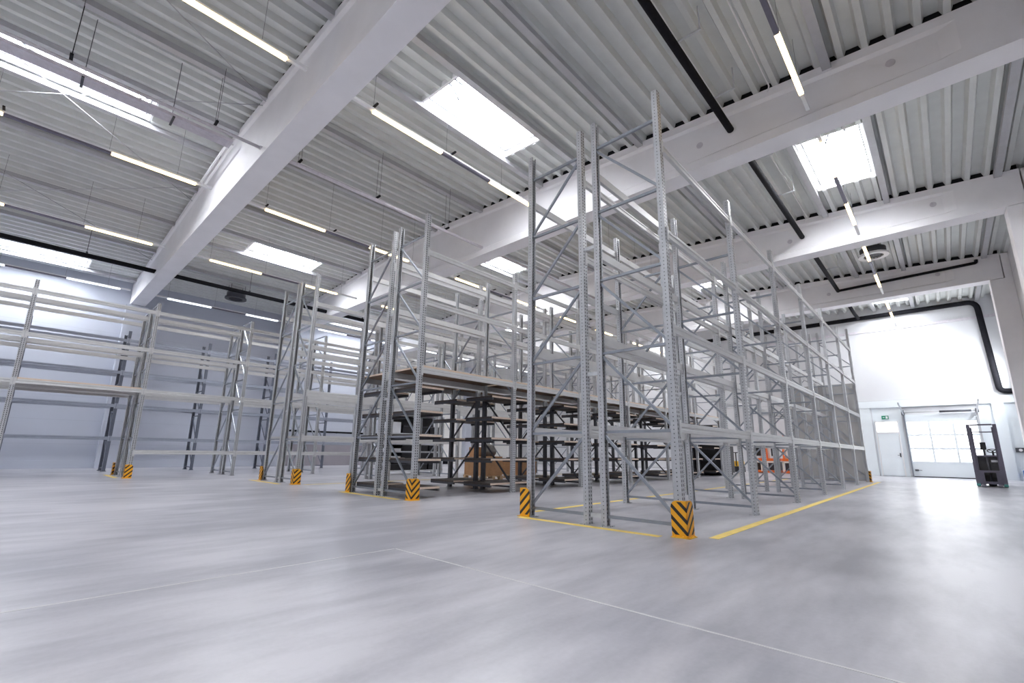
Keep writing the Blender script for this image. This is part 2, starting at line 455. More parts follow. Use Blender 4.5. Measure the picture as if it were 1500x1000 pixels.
# ------------------------------------------------------------------ floor markings
def strip(name, x0, x1, y0, y1, mat, label, cat, z=.003):
    return tag(obj(name, lambda bm: box(bm, x0, x1, y0, y1, .0, z), mat), label, cat, kind='structure')
strip('floor_marking', -.26, -.15, .17, 2.32, M['yellowline'], 'yellow floor line across the end of the nearest double rack', 'floor line')
strip('floor_marking', .12, 17.0, -.36, -.25, M['yellowline'], 'yellow floor line along the right hand aisle beside the nearest rack', 'floor line')
strip('floor_marking', .35, 16.9, 2.53, 2.63, M['yellowline'], 'yellow floor line along the left side of the nearest double rack', 'floor line')
strip('floor_marking', -.22, -.10, 5.5, 7.75, M['yellowline'], 'yellow floor line across the end of the middle rack with wooden shelves', 'floor line')
strip('floor_marking', -.36, -.24, 10.9, 13.05, M['yellowline'], 'yellow floor line across the end of the third rack', 'floor line')
strip('floor_marking', .1, 16.8, 10.22, 10.32, M['yellowline'], 'yellow floor line along the near side of the third rack', 'floor line')
strip('floor_marking', -3.1, -2.98, 16.1, 18.3, M['yellowline'], 'yellow floor line by the passage posts of the far left rack', 'floor line')
strip('floor_marking', -5.75, -5.63, 15.3, 18.3, M['yellowline'], 'short yellow floor line at the left edge of the photo', 'floor line')
strip('floor_joint', -2.745, -2.730, -4.9, 1.64, M['joint'], 'pale straight joint crossing the concrete floor in the right foreground', 'floor joint', .002)
strip('floor_joint', -16.4, -2.75, 1.635, 1.650, M['joint'], 'pale straight joint in the concrete floor at the lower left', 'floor joint', .002)

# ------------------------------------------------------------------ pallet racking
def f_upright(H):
    def build(bm):
        t = .004
        poly = [(-.05, 0), (.05, 0), (.05, .08), (.028, .08), (.028, .076), (.046, .076), (.046, .004), (-.046, .004), (-.046, .076), (-.028, .076), (-.028, .08), (-.05, .08)]
        prism(bm, poly, 'z', .008, H)
        box(bm, -.085, .085, 0, .12, 0, .008)
        for sx in (-.068, .068): cyl(bm, (sx, .03, .008), (sx, .03, .03), .01, 8)
    return build
UPR = {}
def upright_mesh(H):
    if H not in UPR: UPR[H] = mesh('upright', f_upright(H), M['upright'])
    return UPR[H]
NODE0, NODE = .12, 1.075
DEPTH = 1.007
INN = DEPTH - .08     # clear between upright backs when fronts are .04 outside the centre line
def f_hbrace(bm):  # along local y, centred
    L = DEPTH / 2 - .03
    poly = [(-.018, -.018), (.018, -.018), (.018, .018), (.012, .018), (.012, -.012), (-.012, -.012), (-.012, .018), (-.018, .018)]
    prism(bm, [(a, b) for a, b in poly], 'y', -L, L)
def f_dbrace(bm):
    L = DEPTH / 2 - .03
    bar(bm, (0, -L, .05), (0, L, NODE - .05), .032, .034)
me_h = mesh('horizontal_brace', f_hbrace, M['brace']); me_d = mesh('diagonal_brace', f_dbrace, M['brace'])
def f_beam(bm):
    L = BAY / 2 - .052
    poly = [(0, 0), (.05, 0), (.05, .12), (.018, .12), (.018, .095), (0, .095), (0, .072), (.008, .066), (.008, .044), (0, .038)]
    prism(bm, poly, 'x', -L + .004, L - .004)
    for s in (-1, 1):
        a = s * (L - .004); b = s * L
        box(bm, min(a, b), max(a, b), -.006, .055, -.05, .15)
        c = s * (L + .046); box(bm, min(b, c), max(b, c), -.007, -.002, -.05, .15)
me_beam = mesh('load_beam', f_beam, M['beam'])
def f_spacer(bm): box(bm, -.02, .02, -.085, .085, -.025, .025)
me_sp = mesh('row_spacer', f_spacer, M['galv'])

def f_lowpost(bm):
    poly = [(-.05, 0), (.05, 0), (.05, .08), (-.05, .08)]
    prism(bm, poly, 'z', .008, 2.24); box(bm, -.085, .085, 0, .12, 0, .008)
me_low = mesh('shaded_post', f_lowpost, M['darksteel'])  # galvanised posts below the deck, their shade put into a dark colour
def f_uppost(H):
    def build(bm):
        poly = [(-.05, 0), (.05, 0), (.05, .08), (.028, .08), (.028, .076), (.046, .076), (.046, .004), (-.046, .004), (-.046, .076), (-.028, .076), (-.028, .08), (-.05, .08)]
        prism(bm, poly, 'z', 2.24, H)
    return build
me_hd = mesh('horizontal_brace', f_hbrace, M['darksteel']); me_dd = mesh('diagonal_brace', f_dbrace, M['darksteel'])  # darker copies of the braces, shade under the deck painted in
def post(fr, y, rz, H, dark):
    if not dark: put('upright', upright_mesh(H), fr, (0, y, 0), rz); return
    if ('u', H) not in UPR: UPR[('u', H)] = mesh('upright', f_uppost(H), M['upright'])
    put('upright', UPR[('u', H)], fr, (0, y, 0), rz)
    put('shaded_post', me_low, fr, (0, y, 0), rz)['label'] = 'lower part of the post with the shade under the deck painted in'
def rack(label, yf, yb, frames, levels, outer_front, group, spacer_to=None, dark=(0, 0)):  # dark: upright rows whose lower part gets painted shade
    """yf < yb centre lines of the two upright rows; frames {k: height}; levels(k) beam tops for bay k..k+1"""
    r = thing('pallet_rack', label, 'pallet rack', (min(frames) * BAY, (yf + yb) / 2, 0), 0, group)
    X0 = min(frames) * BAY; yc = (yf + yb) / 2
    for k, H in sorted(frames.items()):
        fr = put('upright_frame', None, r, (k * BAY - X0, 0, 0))
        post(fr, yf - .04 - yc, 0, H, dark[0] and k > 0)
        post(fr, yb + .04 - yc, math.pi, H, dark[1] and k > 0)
        n = int((H - NODE0) / NODE + .02)
        for i in range(n + 1):
            z = NODE0 + i * NODE
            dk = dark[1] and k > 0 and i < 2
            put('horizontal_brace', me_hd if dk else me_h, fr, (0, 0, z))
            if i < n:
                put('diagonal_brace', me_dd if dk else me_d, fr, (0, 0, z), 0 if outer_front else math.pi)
        if spacer_to is not None:
            for z in (.12, 2.0, 3.9):
                put('row_spacer', me_sp, fr, (0, yb + .04 + .0945 - yc, z))
    ks = sorted(frames)
    for k in ks[:-1]:
        for z in levels(k):
            put('load_beam', me_beam, r, ((k + .5) * BAY - X0, yf - .04 - .002 - yc, z - .12))
            put('load_beam', me_beam, r, ((k + .5) * BAY - X0, yb + .04 + .002 - yc, z - .12), math.pi)
    return r
fA = {k: (5.93 if k in (0, 6) else 5.45) for k in range(7)}
fB = {k: (5.96 if k in (0, 6) else 5.42) for k in range(7)}
fC = {k: (5.97 if k in (0, 6) else 5.45) for k in range(7)}
fD = {k: 5.48 for k in range(-3, 4)}
fE = {k: 5.45 for k in range(-3, 4)}
lA = lambda k: (1.29, 2.53, 3.83, 5.12)
lC = lambda k: (1.29, 2.53, 3.83, 5.12) if k < 2 else (2.53, 3.83, 5.12)
lB = lambda k: (2.58, 4.02, 5.14)
lD = lambda k: ((.82, 2.68, 3.98, 5.22) if k != -2 else (2.68, 3.98, 5.22))
G = 'galvanised pallet racks in parallel double rows'
rack('tall empty galvanised pallet rack beside the right hand aisle, nearest of all', YA['A4'], YA['A3'], fA, lA, True, G, 1)
rack('empty galvanised pallet rack back to back behind the nearest one', YA['A2'], YA['A1'], fA, lA, False, G)
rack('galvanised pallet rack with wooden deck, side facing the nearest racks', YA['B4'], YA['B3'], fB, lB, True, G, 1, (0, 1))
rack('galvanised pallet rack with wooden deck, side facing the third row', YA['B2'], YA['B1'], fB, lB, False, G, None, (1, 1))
rack('empty pallet rack of the third row, side facing the wooden shelves', YA['C4'], YA['C3'], fC, lC, True, G, 1)
rack('empty pallet rack of the third row, side facing the far left racks', YA['C2'], YA['C1'], fC, lC, False, G)
rack('cream lit long pallet rack at the left with a passage, near side', YA['D4'], YA['D3'], fD, lD, True, G, 1)
rack('long pallet rack at the left with a passage, back half', YA['D2'], YA['D1'], fD, lD, False, G)
rE = rack('dark slate single pallet rack standing before the blue grey wall', YA['E4'], YA['E3'], fE, lA, True, G)

SWAP = {}
def repaint(o, table):
    for ch in o.children:
        if ch.type == 'MESH':
            key = ch.data.name
            if key not in SWAP:
                me = ch.data.copy(); me.materials[0] = M[table[ch.name.split('.')[0]]]; SWAP[key] = me
            ch.data = SWAP[key]
        repaint(ch, table)
repaint(rE, {'upright': 'slate', 'horizontal_brace': 'slate', 'diagonal_brace': 'slate', 'load_beam': 'slatebeam'})

# chipboard decks lying on beams
def f_board(L, W, T=.038):
    return lambda bm: box(bm, -L / 2, L / 2, -W / 2, W / 2, 0, T)
me_deckboard = mesh('deck_board', f_board(BAY - .115, DEPTH + .03), M['chip'])
for ri, (a, b, side) in enumerate((('B4', 'B3', 'facing the nearest racks'), ('B2', 'B1', 'facing the third row'))):
    for k in range(6):
        tag(put('deck_board', me_deckboard, None, ((k + .5) * BAY, (YA[a] + YA[b]) / 2, 2.581)),
            'brown chipboard deck on the middle rack, %s bay, half %s' % (ORD[k], side), 'deck panel', 'chipboard decks of the middle rack')
for a, b, side in (('D4', 'D3', 'near half'), ('D2', 'D1', 'back half')):
    tag(put('deck_board', me_deckboard, None, (-1.5 * BAY, (YA[a] + YA[b]) / 2, 2.681)),
        'brown chipboard deck panel over the passage in the left rack, %s' % side, 'deck panel', 'passage decks')

# short shelf boards around every upright pair of the middle rack
def f_sb(x0, x1): return lambda bm: box(bm, x0, x1, -.452, .452, 0, .042)
def f_eb(x): return lambda bm: box(bm, x - .02, x + .02, -.452, .452, -.05, 0)
SBM = {}
def shelf_meshes(kind):
    if kind not in SBM:
        x0, x1 = {'l': (-.68, 0), 'r': (0, .68), 'm': (-.68, .68)}[kind]
        if kind == 'r': x0 = .06
        if kind == 'l': x1 = -.06
        SBM[kind] = ([mesh('panel', f_sb(a_, b_), M['shelf']) for a_, b_ in (((x0, -.022), (.022, x1)) if kind == 'm' else ((x0, x1),))], [mesh('support_bar', f_eb(x), M['darksteel']) for x in (x0 + .02, x1 - .02)])
    return SBM[kind]
ZS = [.18, .72, 1.20, 1.68, 2.17]
zn = ['bottom', 'second lowest', 'middle', 'second highest', 'highest']
for a, b, side, ry in (('B4', 'B3', 'near side', 1), ('B2', 'B1', 'back side', 2)):
    for k in range(7):
        kind = 'r' if k == 0 else 'l' if k == 6 else 'm'
        for zi, z in enumerate(ZS):
            t = thing('shelf_board', '%s dark faced shelf board, %s upright pair of middle rack, %s' % (zn[zi], ORD[k], side), 'shelf',
                      (k * BAY, (YA[a] + YA[b]) / 2, z), 0, 'short shelves of the middle rack')
            pm, bs = shelf_meshes(kind)
            for m in pm: put('panel', m, t)
            for m in bs: put('support_bar', m, t)

# black rail on the side wall above the brown grey band
wr = thing('wall_rail', 'black horizontal rail on the far side wall above the brown grey band', 'rail', (GX[1] + .6, YL, 1.95))
obj('rail_bar', lambda bm: box(bm, 0, 5.8, -.10, -.04, -.05, .05), M['black'], wr)
for x in (.3, 2.9, 5.5): obj('rail_bracket', lambda bm: box(bm, x - .03, x + .03, -.04, 0, -.06, .06), M['darksteel'], wr)

# ------------------------------------------------------------------ rack end protectors
def f_prot(sx, sy):
    """L-shaped guard, corner at the origin, legs run +x*sx and +y*sy away from the corner"""
    def build(bm):
        t, w, h, r = .008, .185, .40, .075
        def leg(axis, s):
            prof = [(0.0, 0), (w, 0), (w, h - r)] + [(w - r + r * math.cos(a), h - r + r * math.sin(a)) for a in (math.radians(d) for d in (22, 45, 67, 90))] + [(0.0, h)]
            if axis == 'x': prism(bm, [(s * u, z) for u, z in prof], 'y', 0, sy * t)
            else: prism(bm, [(s * u, z) for u, z in prof], 'x', 0, sx * t)
        leg('x', sx); leg('y', sy)
    return build
def f_pbase(sx, sy):
    def build(bm):
        x = sorted((-.03 * sx, .19 * sx)); y = sorted((-.03 * sy, .19 * sy))
        box(bm, x[0], x[1], min(0, -.03 * sy), max(0, -.03 * sy), 0, .008)
        box(bm, min(0, -.03 * sx), max(0, -.03 * sx), y[0], y[1], 0, .008)
        for u in (.05, .15):
            cyl(bm, (sx * u, -.016 * sy, .008), (sx * u, -.016 * sy, .02), .009, 8); cyl(bm, (-.016 * sx, sy * u, .008), (-.016 * sx, sy * u, .02), .009, 8)
    return build
PM = {}
def protector(x, y, sx, sy, label):
    if (sx, sy) not in PM: PM[(sx, sy)] = (mesh('guard_plate', f_prot(sx, sy), M['stripe']), mesh('base_flange', f_pbase(sx, sy), M['yellow']))
    t = thing('rack_protector', label, 'rack guard', (x, y, 0), 0, 'yellow and black rack guards')
    put('guard_plate', PM[(sx, sy)][0], t); put('base_flange', PM[(sx, sy)][1], t)
e = .115
protector(-e, YA['A4'] - e, 1, 1, 'yellow black chevron guard at the nearest rack corner, largest of all')
protector(-e, YA['A1'] + e, 1, -1, 'yellow black guard at the left corner of the nearest double rack')
protector(-e, YA['B4'] - e, 1, 1, 'yellow black chevron guard at the near corner of the rack with wooden shelves')
protector(-e, YA['B1'] + e, 1, -1, 'narrow yellow black guard at the left corner of the rack with wooden shelves')
protector(-e, YA['C4'] - e, 1, 1, 'yellow black chevron guard at the near corner of the third row')
protector(-e, YA['C1'] + e, 1, -1, 'narrow yellow black guard at the left corner of the third row')
protector(-BAY - e, YA['D4'] - e, 1, 1, 'yellow black guard beside the passage of the far left rack')
protector(-BAY - e, YA['D1'] + e, 1, -1, 'orange edged guard at the back of the far left rack passage')
protector(-2 * BAY + e, YA['D4'] - e, -1, 1, 'yellow guard foot cut by the left edge of the photo')
protector(6 * BAY + e, YA['A4'] - e, -1, 1, 'small yellow black guard at the far end of the nearest rack')

# grey net closing the far end of the nearest double rack
tag(obj('safety_net', lambda bm: box(bm, 6 * BAY + .095, 6 * BAY + .105, -.02, YA['A1'] + .02, .02, 3.75), M['net']),
    'grey safety net sheet closing the far end of the nearest racks', 'safety net')

# ------------------------------------------------------------------ strip lights
LZ = 7.5
def f_rail(x0, x1): return lambda bm: box(bm, x0, x1, -.032, .032, .0, .06)
def f_diff(x0, x1):
    def build(bm):
        prism(bm, [(-.042, .012), (-.036, -.034), (.036, -.034), (.042, .012), (.034, .012), (.034, -.002), (-.034, -.002), (-.034, .012)], 'x', x0, x1)
    return build
rows = [(-1.26, 'over the right hand aisle'), (5.1, 'above the middle rack'), (10.8, 'along the roof ridge'), (16.1, 'above the far left racks'), (22.6, 'near the far side wall')]
bn = ['left of the nearest girder', 'between the first and second girders', 'between the second and third girders', 'between the third and fourth girders', 'beyond the fourth girder']
LIT = [((1.1, 2.75), (4.45, 6.1)), ((.75, 2.47), (3.99, 5.52)), ((.7, 2.34), (3.97, 5.52)), ((.3, 1.92), (3.56, 5.27)), ((.4, 2.0), (2.66, 4.74))]
def f_wire(x, dz): return lambda bm: (cyl(bm, (x, 0, .06), (x, 0, dz), .003, 5))
for ry, (yy, rl) in enumerate(rows):
    for bi, gx in enumerate([g0] + GX):
        nx = gx + GW
        end = 6.45 if bi < 4 else 6.0
        lit = not (ry == 4)
        lab = ('warm strip light %s, %s' if lit else 'dim strip light %s, %s') % (rl, bn[bi])
        t = thing('strip_light', lab, 'strip light', (gx, yy, LZ), 0, 'suspended strip lights')
        put('light_rail', mesh('light_rail', f_rail(.275, end), M['white']), t)
        dm = M['lamp'] if lit else M['lampcool']
        (a0, a1), (b0, b1) = LIT[bi] if not (bi == 1 and ry == 0) else ((.9, 2.6), (4.165, 5.86))
        put('diffuser', mesh('diffuser', f_diff(a0, a1), dm), t)
        put('blank_cover', mesh('blank_cover', f_diff(a1 + .01, b0 - .01), M['mast']), t)
        put('diffuser', mesh('diffuser', f_diff(b0, b1), dm), t)
        for wx in (.75, 2.6, 4.4, 5.7):
            put('suspension_wire', mesh('suspension_wire', f_wire(wx, roof(yy) - LZ), M['darksteel']), t)
        for wx in (.75, 2.75):
            if ry in (1, 2):
                put('hanger_clip', mesh('hanger_clip', (lambda w: lambda bm: box(bm, w - .02, w + .02, -.16, .05, .07, .10))(wx), M['black']), t)

# ------------------------------------------------------------------ pipes and trays under the roof
def pipe(name, pts, r, mat, label, cat):
    t = thing(name, label, cat, pts[0])
    o = Vector(pts[0])
    obj('pipe_run', lambda bm: tube(bm, [Vector(p) - o for p in pts], r), mat, t)
    return t
pz, py = 8.06, .25
t = thing('drain_pipe', 'black insulated drain pipe running along the roof through the girders on the right', 'pipe', (-9.0, py, pz))
obj('pipe_run', lambda bm: cyl(bm, (0, 0, 0), (GX[3] - GW + 9.0 - .06, 0, 0), .075, 14), M['black'], t)
for x in (-6, -1.2, 1.6, 3.4, 6.2, 8.4, 13.4, 15.6):
    obj('pipe_hanger', lambda bm: (box(bm, x + 8.985, x + 9.015, -.45, .02, .10, .13), bar(bm, (x + 9, -.43, .13), (x + 9, -.43, roof(py) - pz), .02, .02), bar(bm, (x + 9, 0, .07), (x + 9, 0, .12), .03, .03)), M['galv'], t)
obj('pipe_run', lambda bm: tube(bm, [(GX[3] - GW + 9 - .06, 0, 0), (GX[3] - GW + 9 - .06, -4.35, .10), (GX[3] - GW + 9 - .06, -4.36, .22)], .055), M['black'], t)
for k, gx in enumerate(GX[1:3]):
    obj('sleeve_ring', lambda bm: cyl(bm, (gx - .225 + 9, 0, .03), (gx - .205 + 9, 0, .03), .12, 18), M['white'], t)
t = thing('drain_pipe', 'black insulated drain pipe along the roof on the left', 'pipe', (-9.0, 19.85, 7.76))
obj('pipe_run', lambda bm: cyl(bm, (0, 0, 0), (25.5, 0, 0), .085, 14), M['black'], t)
for x in (-7.0, -4.6, .9, 3.2, 6.5):
    obj('pipe_hanger', lambda bm: (bar(bm, (x + 9, 0, .08), (x + 9, 0, roof(19.85) - 7.76), .015, .015), box(bm, x + 8.97, x + 9.03, -.05, .05, .07, .13)), M['darksteel'], t)
PXW = XW - .16
t = thing('drain_pipe', 'black pipe along the top of the white end wall bending down beside the column', 'pipe', (PXW, 9.0, 8.22))
obj('pipe_run', lambda bm: tube(bm, [(0, 0, 0), (0, -13.28, 0), (0, -13.44, -4.30), (0, -13.93, -4.32)], .115), M['black'], t)
obj('pipe_branch', lambda bm: tube(bm, [(-3.2, -8.72, .05), (-1.2, -8.72, .02), (-.02, -8.76, 0)], .08), M['black'], t)
t = thing('conduit_pipe', 'pale grey pipe passing through the girders beside the ridge', 'pipe', (-9.0, 8.36, 7.72))
obj('pipe_run', lambda bm: cyl(bm, (0, 0, 0), (GX[0] - GW + 9, 0, 0), .035, 12), M['tray'], t)
obj('pipe_run', lambda bm: cyl(bm, (GX[0] - GW + 9, 0, 0), (GX[2] - GW + 9, 0, 0), .05, 12), M['tray'], t)
for x in (-5.8, -3.5, -1.7, .45, 2.9):
    obj('pipe_hanger', lambda bm: (box(bm, x + 8.975, x + 9.025, -.16, .06, .05, .09), cyl(bm, (x + 9, .05, .09), (x + 9, .05, roof(8.36) - 7.72), .004, 5), cyl(bm, (x + 9, -.14, .09), (x + 9, -.14, roof(8.36) - 7.72), .004, 5)), M['black'], t)
# cable trays
def f_tray(L):
    def build(bm):
        box(bm, 0, L, -.15, -.145, 0, .07); box(bm, 0, L, .145, .15, 0, .07)
        box(bm, 0, L, -.145, .145, .004, .008)
        n = int(L / .05)
        for i in range(n): box(bm, i * .05, i * .05 + .025, -.145, .145, -.004, .004)
    return build
tr = thing('cable_tray', 'wide pale perforated cable tray hung below the upper left skylight', 'cable tray', (-9.0, 8.62, 7.62))
obj('tray_body', f_tray(5.9), M['tray'], tr)
for x in (-6.9, -5.6, -4.2):
    obj('tray_hanger', lambda bm: (bar(bm, (x + 9, .17, .0), (x + 9, .17, roof(8.6) - 7.62), .012, .012), box(bm, x + 8.98, x + 9.02, -.17, .19, -.03, 0)), M['darksteel'], tr)
for dx, dz in ((0, 0), (.09, -.05)):
    obj('cable_channel', lambda bm: bar(bm, (-2.80 + dx + 9, 10.3 - 8.62, 8.74 + dz - 7.62), (-2.80 + dx + 9, 12.9 - 8.62, 8.62 + dz - 7.62), .05, .05), M['white'], tr)
# tension rods of the roof bracing in the first bay
for i, (a, b, l) in enumerate((((-9.0, 4.2), (-2.65, 8.2), 'thin bracing rod under the roof beside the upper left strip light'),
                               ((-9.0, 8.4), (-2.65, 14.5), 'thin bracing rod crossing below the upper left skylight'),
                               ((-9.0, 14.5), (-2.65, 8.4), 'thin bracing rod rising across the upper left skylight'),
                               ((-9.0, 14.6), (-2.65, 20.4), 'thin bracing rod above the left drain pipe, falling to the right'),
                               ((-9.0, 20.4), (-2.65, 13.6), 'thin bracing rod above the left drain pipe, rising to the right'))):
    tag(obj('bracing_rod', lambda bm: cyl(bm, (a[0], a[1], roof(a[1]) - .22 - .07 * (i % 2)), (b[0], b[1], roof(b[1]) - .3 - .07 * (i % 2)), .011, 6), M['purlin']), l, 'bracing rod')
# thin white conduit along the deck
for x0, x1, yy, l in ((GX[0] + .3, GX[1] - .3, -.62, 'between the first and second girders'), (GX[1] + .3, GX[2] - .3, .02, 'between the second and third girders')):
    tag(obj('conduit', lambda bm: tube(bm, [(x0, yy, roof(yy) - .02), (x1 - .05, yy, roof(yy) - .02), (x1, yy + .06, roof(yy) - .10)], .014, 8), M['white']), 'thin white conduit along the roof deck %s' % l, 'conduit')
# ventilators
def ventilator(x, y, z, label, dark):
    t = thing('ceiling_ventilator', label, 'ventilator', (x, y, z))
    obj('housing', lambda bm: cyl(bm, (0, 0, .06), (0, 0, .30), .40, 28), M['darksteel'], t)
    def ring(bm):
        n = 32
        for (ra, rb, z0, z1) in ((.30, .46, 0., .07),):
            vs = [[bm.verts.new((r * math.cos(2 * math.pi * i / n), r * math.sin(2 * math.pi * i / n), zz)) for i in range(n)] for r, zz in ((ra, z0), (rb, z0), (rb, z1), (ra, z1))]
            for A, B in zip(vs, vs[1:] + vs[:1]):
                for i in range(n): bm.faces.new((A[i], A[(i + 1) % n], B[(i + 1) % n], B[i]))
    obj('outlet_ring', ring, M['darksteel'] if dark else M['white'], t)
    obj('louvre', lambda bm: [box(bm, -.3, .3, -.3 + i * .1, -.28 + i * .1, .02, .06) for i in range(7)], M['darksteel'], t)
    obj('suspension_rod', lambda bm: [cyl(bm, (sx, sy, .3), (sx, sy, roof(y) - z - .02), .012, 6) for sx in (-.3, .3) for sy in (-.2, .2)], M['darksteel'], t)
ventilator(15.4, -1.3, 8.22, 'round ventilator with white ring behind the far strip light of the aisle', False)
ventilator(.93, 21.9, 7.95, 'dark round ventilator under the roof above the far left racks', True)

# ------------------------------------------------------------------ end wall: doors, windows, pilasters
def wallbox(name, y0, y1, z0, z1, d, mat, label, cat, kind='structure', d0=0.):
    return tag(obj(name, lambda bm: box(bm, XW - d, XW - d0, y0, y1, z0, z1), mat), label, cat, kind=kind)
wallbox('trim_1', YR, 1.1, 3.40, 3.74, .12, M['wall_low'], 'pale lintel band above the doors on the white end wall', 'trim')
wallbox('trim_2', .36, .98, 0, 3.40, .10, M['wall_low'], 'pale pilaster left of the personnel door', 'trim')
wallbox('trim_3', -4.46, -4.08, 0, 3.40, .14, M['wall_low'], 'pale pilaster right of the loading door', 'trim')
tag(obj('trim_4', lambda bm: box(bm, XW - .05, XW, -4.95, 6.0, 7.42, 7.55), M['tray']), 'grey horizontal rail high on the white end wall', 'trim', kind='structure')
wallbox('trim_5', -.86, .30, 0, 3.40, .03, M['wall_low'], 'pale panel around the personnel door', 'trim')
wallbox('trim_6', -4.08, -3.60, 0, 3.40, .03, M['wall_low'], 'pale panel right of the loading door', 'trim')
wallbox('trim_7', YR, -4.46, 0, 3.40, .03, M['wall_low'], 'pale panel at the right end of the end wall', 'trim')
# personnel door
d = thing('door_1', 'pale grey personnel door in the white end wall with bright window above', 'door', (XW - .03, -.22, 0), kind='structure')
obj('door_leaf', lambda bm: box(bm, -.05, -.01, -.41, .41, .03, 2.10), M['wall_low'], d, bevel=.004)
obj('door_frame', lambda bm: (box(bm, -.06, 0, .42, .47, 0, 2.70), box(bm, -.06, 0, -.47, -.42, 0, 2.70), box(bm, -.06, 0, -.42, .42, 2.11, 2.17), box(bm, -.06, 0, -.47, .47, 2.66, 2.71)), M['white'], d)
obj('transom_pane', lambda bm: box(bm, -.03, -.02, -.42, .42, 2.17, 2.66), M['day'], d)
hd = obj('door_handle', lambda bm: (box(bm, -.062, -.05, -.39, -.34, .93, 1.13), cyl(bm, (-.10, -.365, 1.02), (-.05, -.365, 1.02), .010, 8), cyl(bm, (-.10, -.375, 1.02), (-.10, -.25, 1.02), .010, 8)), M['darksteel'], d)
# sectional loading door
SY0, SY1 = -3.54, -.98
d = thing('door_2', 'large sectional loading door with nine bright panes in the white end wall', 'door', (XW, 0, 0), kind='structure')
def f_secframe(bm):
    w = SY1 - SY0; ys = [SY0 + w * i / 3 for i in range(4)]; zs = [.70, 1.35, 2.0, 2.68]
    box(bm, -.08, -.03, SY0, SY1, .04, .70); box(bm, -.08, -.03, SY0, SY1, 2.68, 3.0)
    for z in zs: box(bm, -.085, -.02, SY0, SY1, z - .045, z + .045)
    for y in ys: box(bm, -.087, -.02, y - .04, y + .04, .70, 2.68)
obj('door_leaf', f_secframe, M['wall_low'], d)
w = SY1 - SY0
for i in range(3):
    for j, (z0, z1) in enumerate(((.73, 1.32), (1.38, 1.97), (2.03, 2.65))):
        obj('pane', lambda bm: box(bm, -.055, -.045, SY0 + w * i / 3 + .03, SY0 + w * (i + 1) / 3 - .03, z0, z1), M['day'], d)
obj('door_track', lambda bm: (box(bm, -.14, -.04, SY1, SY1 + .06, 0, 3.0), bar(bm, (-.10, SY1 + .03, 3.0), (-2.9, SY1 + .03, 3.35), .05, .06)), M['brace'], d)
obj('door_track', lambda bm: (box(bm, -.14, -.04, SY0 - .06, SY0, 0, 3.0), bar(bm, (-.10, SY0 - .03, 3.0), (-2.9, SY0 - .03, 3.35), .05, .06)), M['purlin'], d)
obj('torsion_shaft', lambda bm: cyl(bm, (-.2, SY0 - .05, 3.10), (-.2, SY1 + .05, 3.10), .018, 8), M['purlin'], d)
obj('torsion_spring', lambda bm: cyl(bm, (-.2, SY0 + .15, 3.10), (-.2, SY0 + 1.25, 3.10), .05, 12), M['darksteel'], d)
obj('cable_drum', lambda bm: (cyl(bm, (-.2, SY1 - .02, 3.10), (-.2, SY1 + .10, 3.10), .13, 14), cyl(bm, (-.2, SY0 - .10, 3.10), (-.2, SY0 + .02, 3.10), .10, 14)), M['darksteel'], d)
obj('bottom_seal', lambda bm: box(bm, -.085, -.025, SY0, SY1, 0, .04), M['black'], d)
obj('door_lock', lambda bm: (box(bm, -.13, -.08, SY1 - .20, SY1 - .06, .28, .36), bar(bm, (-.11, SY1 - .2, .32), (-.11, SY1 - .32, .32), .02, .02)), M['darksteel'], d)
# high side window near the corner
wv = thing('window_20', 'bright high window in the right wall beside the pipe bend', 'window', (23.4, YR, 4.7), kind='structure')
obj('pane', lambda bm: box(bm, -.9, .9, .005, .02, -.5, .5), M['day_high'], wv)
obj('window_frame', lambda bm: [box(bm, *q) for q in ((-.96, .96, 0, .05, -.56, -.5), (-.96, .96, 0, .05, .5, .56), (-.96, -.9, 0, .05, -.5, .5), (.9, .96, 0, .05, -.5, .5))], M['white'], wv)
# exit sign
s = thing('exit_sign', 'small green and white emergency exit sign above the personnel door', 'exit sign', (XW - .03, -.21, 2.90))
obj('sign_box', lambda bm: box(bm, -.05, 0, -.14, .14, -.09, .09), M['green'], s)
def f_pict(bm):
    x0, x1 = -.053, -.05
    box(bm, x0, x1, -.11, -.02, -.06, .06)                       # doorway
    bar(bm, (-.0515, .02, .0), (-.0515, .10, .0), .004, .022)    # arrow shaft
    prism(bm, [(.015, 0), (.05, .035), (.05, -.035)], 'x', x0, x1)
obj('pictogram', f_pict, M['white'], s)
s2 = thing('wall_socket_box', 'dark grey socket box on the wall at the right edge of the photo', 'socket box', (XW - .03, -4.66, 1.30))
obj('box_body', lambda bm: box(bm, -.10, 0, -.16, .12, -.10, .10), M['darksteel'], s2, bevel=.01)
obj('socket_face', lambda bm: cyl(bm, (-.115, -.03, 0), (-.10, -.03, 0), .06, 14), M['white'], s2)
bb = thing('waste_bin', 'blue bin on the floor at the right edge of the photo', 'bin', (XW - .45, -4.72, 0))
obj('bin_body', lambda bm: prism(bm, [(-.17, -.12), (.17, -.12), (.17, .12), (-.17, .12)], 'z', 0, .40), M['blue'], bb, bevel=.015)
obj('bin_lid', lambda bm: box(bm, -.18, .18, -.13, .13, .40, .43), M['blue'], bb, bevel=.008)

